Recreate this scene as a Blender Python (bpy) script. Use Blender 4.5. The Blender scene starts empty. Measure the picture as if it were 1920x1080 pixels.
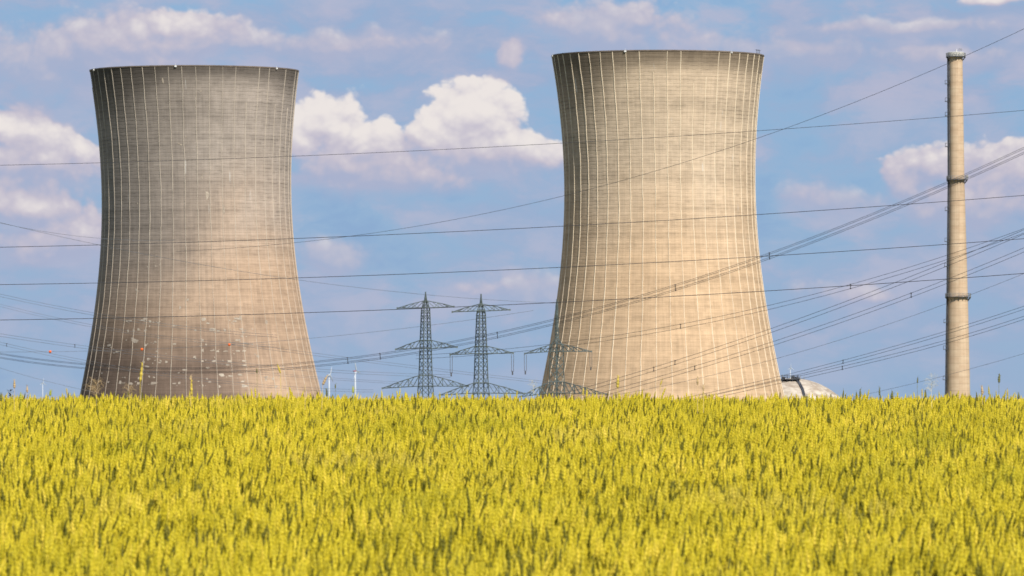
import bpy, bmesh, math, random
import numpy as np
from mathutils import Vector, Matrix

# ------------------------------------------------------------------ camera, sky, sun, exposure
sc = bpy.context.scene
COL = sc.collection
F = 12000.0                     # focal length in photo pixels (1920 wide): a 225 mm lens on a 36 mm sensor
HOR = 760.0                     # photo row of the true horizon
GROUND = -22.5                  # the plain below the field's ridge (eye height = 0)
PITCH = math.atan((HOR - 540) / F)
cam_d = bpy.data.cameras.new('camera')
cam = bpy.data.objects.new('camera', cam_d)
COL.objects.link(cam)
cam.location = (0, 0, 0)
cam.rotation_euler = (math.pi / 2 + PITCH, 0, 0)
cam_d.sensor_width = 36.0
cam_d.lens = F * 36.0 / 1920.0
cam_d.clip_start = 0.5
cam_d.clip_end = 80000.0
cam_d.dof.use_dof = True
cam_d.dof.focus_distance = 125.0
cam_d.dof.aperture_fstop = 13.0
sc.camera = cam

sc.view_settings.view_transform = 'Standard'
sc.view_settings.look = 'None'
sc.view_settings.exposure = 0.42
sc.view_settings.gamma = 1.0

SUN_EL = math.radians(40.0)
SUN_AZ = math.radians(180 - 27)          # clockwise from +Y (view direction): behind the camera, to its right
sun_dir = Vector((math.sin(SUN_AZ) * math.cos(SUN_EL), math.cos(SUN_AZ) * math.cos(SUN_EL), math.sin(SUN_EL)))
sl = bpy.data.lights.new('sun', 'SUN')
sl.energy = 4.4
sl.angle = math.radians(0.5)
sl.color = (1.0, 0.93, 0.82)
so = bpy.data.objects.new('sun', sl)
COL.objects.link(so)
so.rotation_euler = (-sun_dir).to_track_quat('-Z', 'Y').to_euler()


class NT:
    """small helper to write node maths"""
    def __init__(self, tree):
        self.t = tree
    def n(self, kind, **kw):
        nd = self.t.nodes.new(kind)
        for k, v in kw.items():
            setattr(nd, k, v)
        return nd
    def put(self, sock, v):
        if isinstance(v, bpy.types.NodeSocket):
            self.t.links.new(v, sock)
        else:
            sock.default_value = v
    def m(self, op, a, b=0.0, c=0.0, clamp=False):
        nd = self.n('ShaderNodeMath', operation=op, use_clamp=clamp)
        self.put(nd.inputs[0], a); self.put(nd.inputs[1], b); self.put(nd.inputs[2], c)
        return nd.outputs[0]
    def vm(self, op, a, b=(0, 0, 0), c=(0, 0, 0), out=0):
        nd = self.n('ShaderNodeVectorMath', operation=op)
        self.put(nd.inputs[0], a); self.put(nd.inputs[1], b); self.put(nd.inputs[2], c)
        return nd.outputs[out]
    def ss(self, x, lo, hi, a=0.0, b=1.0):
        nd = self.n('ShaderNodeMapRange', interpolation_type='SMOOTHSTEP')
        for i, v in enumerate((x, lo, hi, a, b)):
            self.put(nd.inputs[i], v)
        return nd.outputs[0]
    def lin(self, x, lo, hi, a=0.0, b=1.0):
        nd = self.n('ShaderNodeMapRange')
        for i, v in enumerate((x, lo, hi, a, b)):
            self.put(nd.inputs[i], v)
        return nd.outputs[0]
    def xyz(self, x, y, z=0.0):
        nd = self.n('ShaderNodeCombineXYZ')
        self.put(nd.inputs[0], x); self.put(nd.inputs[1], y); self.put(nd.inputs[2], z)
        return nd.outputs[0]
    def sep(self, v):
        nd = self.n('ShaderNodeSeparateXYZ'); self.put(nd.inputs[0], v)
        return nd.outputs
    def noise(self, v, scale=1.0, detail=4.0, rough=0.5, dims='3D', dist=0.0, lac=2.0, color=False):
        nd = self.n('ShaderNodeTexNoise', noise_dimensions=dims)
        self.put(nd.inputs['Vector'], v)
        nd.inputs['Scale'].default_value = scale; nd.inputs['Detail'].default_value = detail
        nd.inputs['Roughness'].default_value = rough; nd.inputs['Distortion'].default_value = dist
        nd.inputs['Lacunarity'].default_value = lac
        return nd.outputs['Color' if color else 'Fac']
    def mix(self, f, a, b, mode='MIX'):
        nd = self.n('ShaderNodeMix', data_type='RGBA', blend_type=mode)
        nd.clamp_factor = True
        self.put(nd.inputs[0], f)
        for s, v in ((nd.inputs[6], a), (nd.inputs[7], b)):
            if not isinstance(v, bpy.types.NodeSocket):
                v = tuple(v) + (1.0,) if len(v) == 3 else v
            self.put(s, v)
        return nd.outputs[2]


def srgb(r, g, b):
    f = lambda c: (c / 255 / 12.92) if c / 255 <= .04045 else ((c / 255 + .055) / 1.055) ** 2.4
    return (f(r), f(g), f(b))


# cumulus placed over the plain: (photo x, photo y, half-width, half-height, whiteness)
CUMULUS = [
    (895, 225, 92, 88, 1.0), (835, 258, 80, 62, 1.0), (985, 292, 95, 44, .85), (910, 296, 150, 62, .66),
    (612, 232, 78, 74, 1.0), (560, 262, 60, 62, 1.0), (690, 282, 78, 56, .9), (655, 305, 140, 66, .60),
    (70, 262, 98, 60, 1.0), (-10, 250, 78, 52, 1.0), (140, 290, 70, 40, .8), (90, 318, 170, 60, .52),
    (60, 392, 110, 44, .62), (150, 440, 110, 60, .5), (-20, 380, 70, 44, .6), (60, 490, 100, 36, .32),
    (320, 50, 50, 34, .60), (372, 62, 60, 34, .5), (250, 92, 90, 40, .42), (118, 112, 66, 44, .36), (330, 110, 110, 34, .34),
    (962, 108, 40, 32, .62), (1195, 48, 70, 34, .42), (1070, 52, 120, 34, .26),
    (1742, 316, 82, 48, .56), (1885, 330, 110, 72, .56), (1850, 396, 140, 84, .44), (1700, 350, 40, 30, .4),
    (1858, 8, 80, 18, .55), (1345, 196, 40, 26, .22), (605, 492, 70, 26, .35),
    (240, 118, 230, 104, .36), (70, 140, 150, 100, .30), (340, 78, 150, 66, .46), (640, 92, 300, 44, .25), (480, 78, 120, 30, .30),
    (1480, 112, 290, 70, .24), (1790, 118, 170, 46, .24), (1150, 70, 180, 84, .36), (1700, 60, 260, 24, .2),
    (120, 460, 150, 60, .34), (720, 345, 260, 52, .26), (1800, 400, 170, 60, .28), (1560, 380, 130, 36, .18),
    (980, 560, 120, 60, .18), (620, 480, 100, 50, .2), (1600, 560, 120, 40, .2),
    (1640, 556, 50, 24, .4), (900, 545, 70, 26, .3), (1250, 560, 60, 20, .2),
]


def cloud_group():
    g = bpy.data.node_groups.new('cloud_density', 'ShaderNodeTree')
    g.interface.new_socket('P', in_out='INPUT', socket_type='NodeSocketVector')
    for nm in ('Density', 'White', 'Height', 'Puff'):
        g.interface.new_socket(nm, in_out='OUTPUT', socket_type='NodeSocketFloat')
    k = NT(g)
    gi = g.nodes.new('NodeGroupInput'); go = g.nodes.new('NodeGroupOutput')
    P = gi.outputs[0]
    w = k.noise(k.vm('MULTIPLY', P, (7, 8, 7)), 1.0, 4.0, .5, color=True)
    w = k.vm('SUBTRACT', w, (.5, .5, .5))
    Pw = k.vm('MULTIPLY_ADD', w, (.10, .065, 0), P)
    fb = k.m('SUBTRACT', k.noise(k.vm('MULTIPLY', P, (12, 15, 12)), 1.0, 8.0, .54), .5)
    vo = k.n('ShaderNodeTexVoronoi', feature='SMOOTH_F1', normalize=False)
    vo.inputs['Scale'].default_value = 1.0; vo.inputs['Detail'].default_value = 2.0
    vo.inputs['Roughness'].default_value = .55; vo.inputs['Lacunarity'].default_value = 2.2; vo.inputs['Smoothness'].default_value = .35
    w2 = k.vm('MULTIPLY_ADD', w, (.05, .05, 0), P)
    k.put(vo.inputs['Vector'], k.vm('MULTIPLY', w2, (17, 20, 1)))
    puff = k.m('SUBTRACT', .62, vo.outputs['Distance'])
    num = den = numw = dens = None
    for (x, y, rx, ry, wh) in CUMULUS:
        c = (x / 1000, (HOR - y) / 1000, 0)
        q = k.vm('MULTIPLY', k.vm('SUBTRACT', Pw, c), (1000 / rx / 1.2, 1000 / ry / 1.2, 0))
        d = k.m('SUBTRACT', 1.0, k.vm('LENGTH', q, out=1))
        e = k.m('POWER', k.m('MAXIMUM', k.m('ADD', d, .6), .0), 3.0)
        hy = k.sep(q)[1]
        if den is None:
            dens, den, num, numw = d, k.m('ADD', e, .0005), k.m('MULTIPLY', e, hy), k.m('MULTIPLY', e, wh)
        else:
            dens = k.m('SMOOTH_MAX', dens, d, .15)
            den = k.m('ADD', den, e); num = k.m('MULTIPLY_ADD', e, hy, num); numw = k.m('MULTIPLY_ADD', e, wh, numw)
    dens = k.m('ADD', dens, k.m('MULTIPLY', fb, .60))
    dens = k.m('MULTIPLY_ADD', puff, .32, dens)
    for i, o in enumerate((dens, k.m('DIVIDE', numw, den), k.m('DIVIDE', num, den), k.m('MULTIPLY_ADD', fb, .8, puff))):
        g.links.new(o, go.inputs[i])
    return g


def build_world():
    w = bpy.data.worlds.new('World')
    sc.world = w
    w.use_nodes = True
    t = w.node_tree
    t.nodes.clear()
    k = NT(t)
    sky = k.n('ShaderNodeTexSky', sky_type='NISHITA')
    sky.sun_disc = False
    sky.sun_elevation = SUN_EL
    sky.sun_rotation = SUN_AZ
    sky.air_density = 1.0; sky.dust_density = 0.3; sky.ozone_density = 3.0; sky.altitude = 250
    tc = k.n('ShaderNodeTexCoord')
    x, y, z = k.sep(tc.outputs['Generated'])
    az = k.m('ARCTAN2', x, y)
    hor = k.m('SQRT', k.m('ADD', k.m('MULTIPLY', x, x), k.m('MULTIPLY', y, y)))
    el = k.m('DIVIDE', z, k.m('MAXIMUM', hor, .05))
    px = k.m('MULTIPLY_ADD', az, F / 1000, .96)
    py = k.m('MULTIPLY', el, F / 1000)
    P = k.xyz(px, py, 0)
    # clear air: the sky texture, deepened towards blue near the skyline as on a dry clear day
    base = k.mix(1.0, sky.outputs[0], (BLUE[0], BLUE[1], BLUE[2]), 'MULTIPLY')
    S = 1.0 / SKY_STR / (2 ** sc.view_settings.exposure)
    sc3 = lambda c: tuple(v * S for v in c)
    # blue distance between the clouds, deeper aloft
    base = k.mix(.92, base, k.mix(k.ss(py, 0, .75), sc3(srgb(146, 173, 206)), sc3(srgb(137, 176, 211))))
    grp = cloud_group()
    a = k.n('ShaderNodeGroup', node_tree=grp); k.put(a.inputs[0], P)
    b = k.n('ShaderNodeGroup', node_tree=grp); k.put(b.inputs[0], k.vm('ADD', P, (.010, .016, 0)))
    # thin broken veil, stretched along the horizon
    wv = k.vm('SUBTRACT', k.noise(k.vm('MULTIPLY', P, (4, 6, 1)), 1.0, 5.0, .55, color=True), (.5, .5, .5))
    Pv = k.vm('MULTIPLY_ADD', wv, (.16, .09, 0), P)
    v1 = k.noise(k.vm('MULTIPLY', Pv, (1.9, 4.6, 1)), 1.0, 9.0, .55)
    v2 = k.noise(k.vm('MULTIPLY_ADD', Pv, (5.0, 10.5, 1), (3.1, 7.7, 0)), 1.0, 9.0, .58)
    veil = k.ss(k.m('MULTIPLY_ADD', v2, .65, k.m('MULTIPLY', v1, .55)), .47, .65)
    band = k.m('MULTIPLY', k.ss(py, .53, .66), k.m('SUBTRACT', 1.0, k.ss(py, .70, .80)))
    right = k.ss(px, 1.15, 1.6)
    veil = k.m('ADD', k.m('MULTIPLY', veil, .8), k.m('MULTIPLY', k.m('MULTIPLY', band, k.m('MULTIPLY_ADD', right, .6, .4)), k.ss(v1, .35, .6, .1, .8)), clamp=True)
    veil = k.m('MULTIPLY', veil, k.ss(py, -.05, .22, .35, 1.0))
    veil_c = k.mix(k.ss(v2, .40, .68), sc3(srgb(155, 174, 206)), sc3(srgb(182, 184, 207)))
    col = k.mix(k.m('MULTIPLY', veil, .95), base, veil_c)
    # blue-grey undersides drifting below the cumulus
    low = k.ss(k.m('MULTIPLY_ADD', v2, .5, k.m('MULTIPLY', v1, .5)), .46, .36)
    col = k.mix(k.m('MULTIPLY', low, .40), col, sc3(srgb(130, 159, 203)))
    # cumulus
    D, W, Hh, Pf = a.outputs
    relief = k.m('SUBTRACT', D, b.outputs[0])
    # crisp towering tops, bases that dissolve
    edge = k.m('ADD', k.ss(Hh, -.55, .35, .80, .17), k.ss(W, .5, .2, 0, .35))
    alpha = k.ss(D, 0.0, edge)
    alpha = k.m('MULTIPLY', alpha, k.ss(Hh, -.95, -.25, .15, 1.0))
    light = k.m('MULTIPLY_ADD', relief, .60, k.m('MULTIPLY', Pf, .20))
    light = k.m('ADD', light, k.lin(Hh, -.7, .55, -.15, .55))
    light = k.m('ADD', light, k.lin(W, .2, .95, -.36, .30))
    light = k.m('ADD', light, k.m('MULTIPLY', k.ss(D, .1, .6), .10))
    c1 = k.mix(k.ss(light, -.1, .40), sc3(srgb(170, 178, 205)), sc3(srgb(196, 191, 206)))
    cc = k.mix(k.ss(light, .25, .95), c1, sc3(srgb(236, 229, 226)))
    thick = k.ss(W, .12, .50, .62, 1.0)
    col = k.mix(k.m('MULTIPLY', alpha, thick), col, cc)
    bg = k.n('ShaderNodeBackground'); bg.inputs[1].default_value = SKY_STR
    t.links.new(col, bg.inputs[0])
    out = k.n('ShaderNodeOutputWorld')
    t.links.new(bg.outputs[0], out.inputs[0])
    w.cycles.sampling_method = 'MANUAL'
    w.cycles.sample_map_resolution = 512


SKY_STR = 0.10
BLUE = (0.62, 0.74, 0.98)
build_world()

# ------------------------------------------------------------------ helpers
fwd = Vector((0, math.cos(PITCH), math.sin(PITCH)))
up = Vector((0, -math.sin(PITCH), math.cos(PITCH)))


def at(px, py, d):
    """the point at distance d (along +Y) seen at photo pixel px, py"""
    v = fwd + Vector(((px - 960) / F, 0, 0)) + up * ((540 - py) / F)
    return v * (d / v.y)


def tag(o, label=None, cat=None, group=None, kind=None):
    if label: o['label'] = label
    if cat: o['category'] = cat
    if group: o['group'] = group
    if kind: o['kind'] = kind
    return o


def empty(name, loc, label, cat, group=None):
    o = bpy.data.objects.new(name, None)
    o.empty_display_size = 1.0
    COL.objects.link(o)
    o.location = loc
    return tag(o, label, cat, group)


def link_mesh(name, verts, faces, mats, parent=None, smooth=False, fm=None, uv=None):
    me = bpy.data.meshes.new(name)
    me.from_pydata([tuple(v) for v in verts], [], faces)
    for mt in (mats if isinstance(mats, (list, tuple)) else [mats]):
        me.materials.append(mt)
    if fm is not None:
        me.polygons.foreach_set('material_index', fm)
    if smooth:
        me.polygons.foreach_set('use_smooth', [True] * len(me.polygons))
    if uv is not None:
        l = me.uv_layers.new(name='UVMap')
        vi = np.empty(len(me.loops), dtype=np.int32)
        me.loops.foreach_get('vertex_index', vi)
        l.data.foreach_set('uv', np.asarray(uv, dtype=np.float32)[vi].ravel())
    me.update()
    o = bpy.data.objects.new(name, me)
    COL.objects.link(o)
    if parent is not None:
        o.parent = parent
    return o


class MB:
    """collects bars, tubes and lathes, in the local space of the thing"""
    def __init__(self):
        self.v = []; self.f = []
    def tube(self, pts, radii, n=6, cap=True):
        pts = [Vector(p) for p in pts]
        if not hasattr(radii, '__len__'):
            radii = [radii] * len(pts)
        base = len(self.v)
        d0 = (pts[1] - pts[0]).normalized()
        ref = Vector((0, 0, 1)) if abs(d0.z) < .9 else Vector((0, 1, 0))
        for i, p in enumerate(pts):
            d = (pts[min(i + 1, len(pts) - 1)] - pts[max(i - 1, 0)]).normalized()
            s = d.cross(ref).normalized(); u = s.cross(d)
            for j in range(n):
                a = 2 * math.pi * j / n
                self.v.append(p + (s * math.cos(a) + u * math.sin(a)) * radii[i])
        for i in range(len(pts) - 1):
            for j in range(n):
                a = base + i * n + j; b = base + i * n + (j + 1) % n
                self.f.append((a, b, b + n, a + n))
        if cap:
            self.f.append(tuple(base + j for j in range(n))[::-1])
            e = base + (len(pts) - 1) * n
            self.f.append(tuple(e + j for j in range(n)))
        return self
    def bar(self, a, b, r):
        return self.tube([a, b], r, 4)
    def lathe(self, prof, n=32, cx=0, cy=0, cap=False):
        base = len(self.v)
        for (r, z) in prof:
            for j in range(n):
                a = 2 * math.pi * j / n
                self.v.append(Vector((cx + r * math.cos(a), cy + r * math.sin(a), z)))
        for i in range(len(prof) - 1):
            for j in range(n):
                a = base + i * n + j; b = base + i * n + (j + 1) % n
                self.f.append((a, b, b + n, a + n))
        if cap:
            e = base + (len(prof) - 1) * n
            self.f.append(tuple(e + j for j in range(n)))
        return self
    def box(self, c, s, rz=0.0):
        base = len(self.v); c = Vector(c)
        R = Matrix.Rotation(rz, 3, 'Z')
        for x in (-1, 1):
            for y in (-1, 1):
                for z in (-1, 1):
                    self.v.append(c + R @ Vector((x * s[0] / 2, y * s[1] / 2, z * s[2] / 2)))
        for q in ((0, 1, 3, 2), (4, 6, 7, 5), (0, 4, 5, 1), (2, 3, 7, 6), (0, 2, 6, 4), (1, 5, 7, 3)):
            self.f.append(tuple(base + i for i in q))
        return self
    def build(self, name, mat, parent=None, smooth=False):
        return link_mesh(name, self.v, self.f, mat, parent, smooth)


def new_mat(name):
    m = bpy.data.materials.new(name)
    m.use_nodes = True
    t = m.node_tree
    t.nodes.clear()
    k = NT(t)
    p = k.n('ShaderNodeBsdfPrincipled')
    o = k.n('ShaderNodeOutputMaterial')
    t.links.new(p.outputs[0], o.inputs[0])
    p.inputs['Specular IOR Level'].default_value = .25
    return m, k, p, o


def simple_mat(name, c, rough=.7, metal=0.0, var=.18, scale=3.0):
    m, k, p, o = new_mat(name)
    tc = k.n('ShaderNodeTexCoord')
    n = k.noise(tc.outputs['Object'], scale, 5, .6)
    lo = tuple(v * (1 - var) for v in c); hi = tuple(min(1, v * (1 + var)) for v in c)
    k.put(p.inputs['Base Color'], k.mix(k.ss(n, .3, .7), lo, hi))
    p.inputs['Roughness'].default_value = rough
    p.inputs['Metallic'].default_value = metal
    return m


M_STEEL = simple_mat('weathered_steel', (.105, .13, .13), .6, .2, .3, .6)
M_WIRE = simple_mat('cable_metal', (.045, .045, .05), .6, .3, .3, .05)
M_WIRE_PALE = simple_mat('cable_aluminium', (.13, .14, .16), .55, .3, .3, .05)
M_GLASS_INS = simple_mat('insulator_glaze', (.10, .10, .11), .4, 0, .2, 1)
M_TURBINE = simple_mat('turbine_hazed', (.42, .46, .52), .5, 0, .06, .05)  # paint dimmed and blued: distance haze put into the colour
M_WHITE = simple_mat('white_paint', (.62, .62, .62), .5, 0, .08, 1)
M_RED = simple_mat('red_paint', (.50, .17, .22), .5, 0, .1, 1)
M_ORANGE = simple_mat('orange_plastic', (.75, .13, .02), .5, 0, .1, 2)
M_DARKSTEEL = simple_mat('dark_steel', (.085, .09, .105), .5, .3, .3, .8)
M_GALV = simple_mat('galvanised_steel', (.30, .30, .30), .5, .3, .2, 1)

# ------------------------------------------------------------------ ground
PROF_D = [0, 14, 26, 33, 41, 50, 58, 64, 68, 74, 84, 110, 170, 300]
PROF_Z = [-1.62, -1.08, -.725, -.545, -.345, -.158, -.02, .058, .075, .03, -.2, -1.5, -7, -21]
CROP = .80


def ridge_top(d):
    # monotone smooth interpolation of the crop's top surface along the view
    return float(np.interp(d, _rd, _rz))


_rd = np.linspace(0, 300, 601)
_raw = np.interp(_rd, PROF_D, PROF_Z)
_ker = np.hanning(11); _ker /= _ker.sum()
_rz = np.convolve(np.pad(_raw, 5, mode='edge'), _ker, 'valid')


def ground_z(x, y):
    d = y
    if d < 0: z = -1.62 - CROP
    elif d < 300: z = ridge_top(d) - CROP
    else: z = GROUND
    z = max(z, GROUND)
    return z


def build_ground():
    m, k, p, o = new_mat('field_soil')
    tc = k.n('ShaderNodeTexCoord')
    n = k.noise(tc.outputs['Object'], .8, 8, .65)
    n2 = k.noise(tc.outputs['Object'], .004, 4, .55)
    c = k.mix(k.ss(n, .3, .7), (.055, .042, .02), (.12, .095, .045))
    far = k.mix(k.ss(n2, .45, .55), (.10, .13, .035), (.26, .22, .08))
    x, y, z = k.sep(tc.outputs['Object'])
    k.put(p.inputs['Base Color'], k.mix(k.ss(y, 200, 320), c, far))
    p.inputs['Roughness'].default_value = .95
    xs = [-60000, -20000, -6000, -2000, -600, -200, -60, -20, -8, 0, 8, 20, 60, 200, 600, 2000, 6000, 20000, 60000]
    ys = [-60000, -6000, -600, -60, -5] + [i for i in range(0, 120, 4)] + list(range(120, 320, 20)) + [400, 1000, 3000, 8000, 20000, 70000]
    V = [(x_, y_, ground_z(x_, y_)) for y_ in ys for x_ in xs]
    nx = len(xs)
    Fc = [(j * nx + i, j * nx + i + 1, (j + 1) * nx + i + 1, (j + 1) * nx + i) for j in range(len(ys) - 1) for i in range(nx - 1)]
    g = link_mesh('ground', V, Fc, m, smooth=True)
    tag(g, kind='structure')


build_ground()

# ------------------------------------------------------------------ cooling towers
def concrete(name, ztop, dark_side, tan, grey, seed, low_dark):
    """weathered board-marked concrete; UV = (metres round the shell from the side facing the field, metres above ground)"""
    m, k, p, o = new_mat(name)
    uvn = k.n('ShaderNodeUVMap'); uvn.uv_map = 'UVMap'
    u, v, _ = k.sep(uvn.outputs[0])
    P = k.xyz(u, v, seed)
    wob = k.m('MULTIPLY', k.m('SUBTRACT', k.noise(k.vm('MULTIPLY', P, (.25, .05, 1)), 1, 4, .6), .5), .9)
    vv = k.m('ADD', v, wob)
    LIFT = 1.28
    fr = k.m('FRACT', k.m('DIVIDE', vv, LIFT))
    joint = k.m('SUBTRACT', 1.0, k.ss(k.m('ABSOLUTE', k.m('SUBTRACT', fr, .5)), .0, .17))
    row = k.m('FLOOR', k.m('DIVIDE', vv, LIFT))
    shift = k.m('MULTIPLY', k.m('FRACT', k.m('MULTIPLY', row, .37)), 2.2)
    cell = k.m('FLOOR', k.m('DIVIDE', k.m('ADD', u, shift), 2.2))
    wn = k.n('ShaderNodeTexWhiteNoise', noise_dimensions='2D')
    k.put(wn.inputs['Vector'], k.xyz(cell, row))
    wr = k.n('ShaderNodeTexWhiteNoise', noise_dimensions='1D'); k.put(wr.inputs['W'], row)
    streak = k.noise(k.vm('MULTIPLY', P, (.9, .035, 1)), 1, 6, .62)
    streak2 = k.noise(k.vm('MULTIPLY', P, (3.2, .10, 1)), 1, 4, .6)
    big = k.noise(k.vm('MULTIPLY', P, (.035, .028, 1)), 1, 6, .55, dist=.4)
    hband = k.noise(k.xyz(k.m('MULTIPLY', u, .012), k.m('MULTIPLY', v, .22), seed), 1, 5, .65)
    med = k.noise(k.vm('MULTIPLY', P, (.22, .20, 1)), 1, 7, .62)
    hi = k.ss(k.m('ADD', v, k.m('MULTIPLY', k.m('SUBTRACT', big, .5), 50)), 62, 118)
    col = k.mix(hi, tan, grey)
    val = k.m('ADD', .64, k.m('MULTIPLY', med, .22))
    val = k.m('ADD', val, k.m('MULTIPLY', k.m('SUBTRACT', streak, .5), .40))
    val = k.m('ADD', val, k.m('MULTIPLY', k.m('SUBTRACT', streak2, .5), .34))
    val = k.m('ADD', val, k.m('MULTIPLY', k.m('SUBTRACT', hband, .5), .55))
    val = k.m('ADD', val, k.m('MULTIPLY', big, .30))
    val = k.m('ADD', val, k.m('MULTIPLY', k.m('SUBTRACT', wn.outputs[0], .5), .13))
    val = k.m('ADD', val, k.m('MULTIPLY', k.m('SUBTRACT', wr.outputs[0], .5), .12))
    # board joints: stronger high on the shell, broken by patches
    jm = k.m('MULTIPLY', k.ss(v, 45, 110, .2, 1.0), k.ss(k.noise(k.vm('MULTIPLY', P, (.16, .32, 1)), 1, 5, .62), .42, .66))
    jm = k.m('MULTIPLY', jm, k.ss(k.m('ABSOLUTE', u), 8, 44, .65, 1.3))
    val = k.m('MULTIPLY', val, k.m('SUBTRACT', 1.0, k.m('MULTIPLY', k.m('MULTIPLY', joint, jm), .42)))
    # soot band under the rim, deeper towards the left side
    depth = k.m('ADD', 5.0, k.m('ADD', k.m('MULTIPLY', streak, 9.0), k.m('ADD', k.ss(u, -4, -38, 0, 16), k.ss(u, 24, 48, 0, 6))))
    soot = k.ss(k.m('SUBTRACT', ztop, v), 0.0, depth, 1.0, 0.0)
    val = k.m('MULTIPLY', val, k.m('SUBTRACT', 1.0, k.m('MULTIPLY', soot, .64)))
    # greyer and darker towards the left side
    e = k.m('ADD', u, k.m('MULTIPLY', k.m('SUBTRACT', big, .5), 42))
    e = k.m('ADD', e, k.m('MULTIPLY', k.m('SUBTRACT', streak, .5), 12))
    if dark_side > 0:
        left_dark = k.ss(e, 24, -22, 0, dark_side)
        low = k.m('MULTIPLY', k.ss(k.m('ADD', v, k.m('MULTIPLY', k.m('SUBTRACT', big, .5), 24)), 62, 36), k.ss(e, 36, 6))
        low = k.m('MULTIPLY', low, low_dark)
        col = k.mix(k.m('MULTIPLY', left_dark, k.ss(v, 40, 90)), col, grey)
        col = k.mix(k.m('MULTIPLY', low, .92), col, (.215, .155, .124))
        val = k.m('MULTIPLY', val, k.m('SUBTRACT', 1.0, k.m('MULTIPLY', left_dark, .38)))
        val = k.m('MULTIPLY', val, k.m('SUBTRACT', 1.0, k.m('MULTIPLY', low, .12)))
    else:
        left_dark = k.m('MULTIPLY', k.ss(e, -18, -44, 0, .30), k.ss(v, 50, 120))
        val = k.m('MULTIPLY', val, k.m('SUBTRACT', 1.0, left_dark))
    # lime runs
    lime = k.m('MULTIPLY', k.ss(k.noise(k.vm('MULTIPLY', P, (.55, .07, 1)), 1, 3, .5), .70, .76), k.ss(v, 70, 90, 0, .5))
    vc = k.xyz(val, val, val)
    c2 = k.mix(1.0, col, vc, 'MULTIPLY')
    c2 = k.mix(lime, c2, (.55, .54, .52))
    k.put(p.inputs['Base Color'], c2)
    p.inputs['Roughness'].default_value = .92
    p.inputs['Specular IOR Level'].default_value = .1
    bmp = k.n('ShaderNodeBump'); bmp.inputs['Strength'].default_value = .35; bmp.inputs['Distance'].default_value = .15
    k.put(bmp.inputs['Height'], k.m('SUBTRACT', k.m('MULTIPLY', med, .5), joint))
    k.t.links.new(bmp.outputs[0], p.inputs['Normal'])
    # the pale ribs: same weathering, lighter
    m2 = m.copy(); m2.name = name + '_rib'
    p2 = [n for n in m2.node_tree.nodes if n.type == 'BSDF_PRINCIPLED'][0]
    k2 = NT(m2.node_tree)
    src = p2.inputs['Base Color'].links[0].from_socket
    uvn2 = [n for n in m2.node_tree.nodes if n.type == 'UVMAP'][0]
    nz = k2.noise(k2.vm('MULTIPLY', uvn2.outputs[0], (.35, .05, 1)), 1, 4, .6)
    k2.put(p2.inputs['Base Color'], k2.mix(k2.ss(nz, .30, .58, *((.30, .62) if dark_side > 0 else (.50, .85))), src, RIB_C[dark_side > 0]))
    for l in list(p2.inputs['Normal'].links): m2.node_tree.links.remove(l)
    return m, m2


RIB_C = {True: (.54, .475, .40), False: (.76, .65, .50)}


def prof_fn(tab):
    ys = [t[0] for t in tab]
    def cr(y, i):
        vals = np.array([t[i] for t in tab])
        return float(np.interp(y, ys, vals))
    return cr


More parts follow.
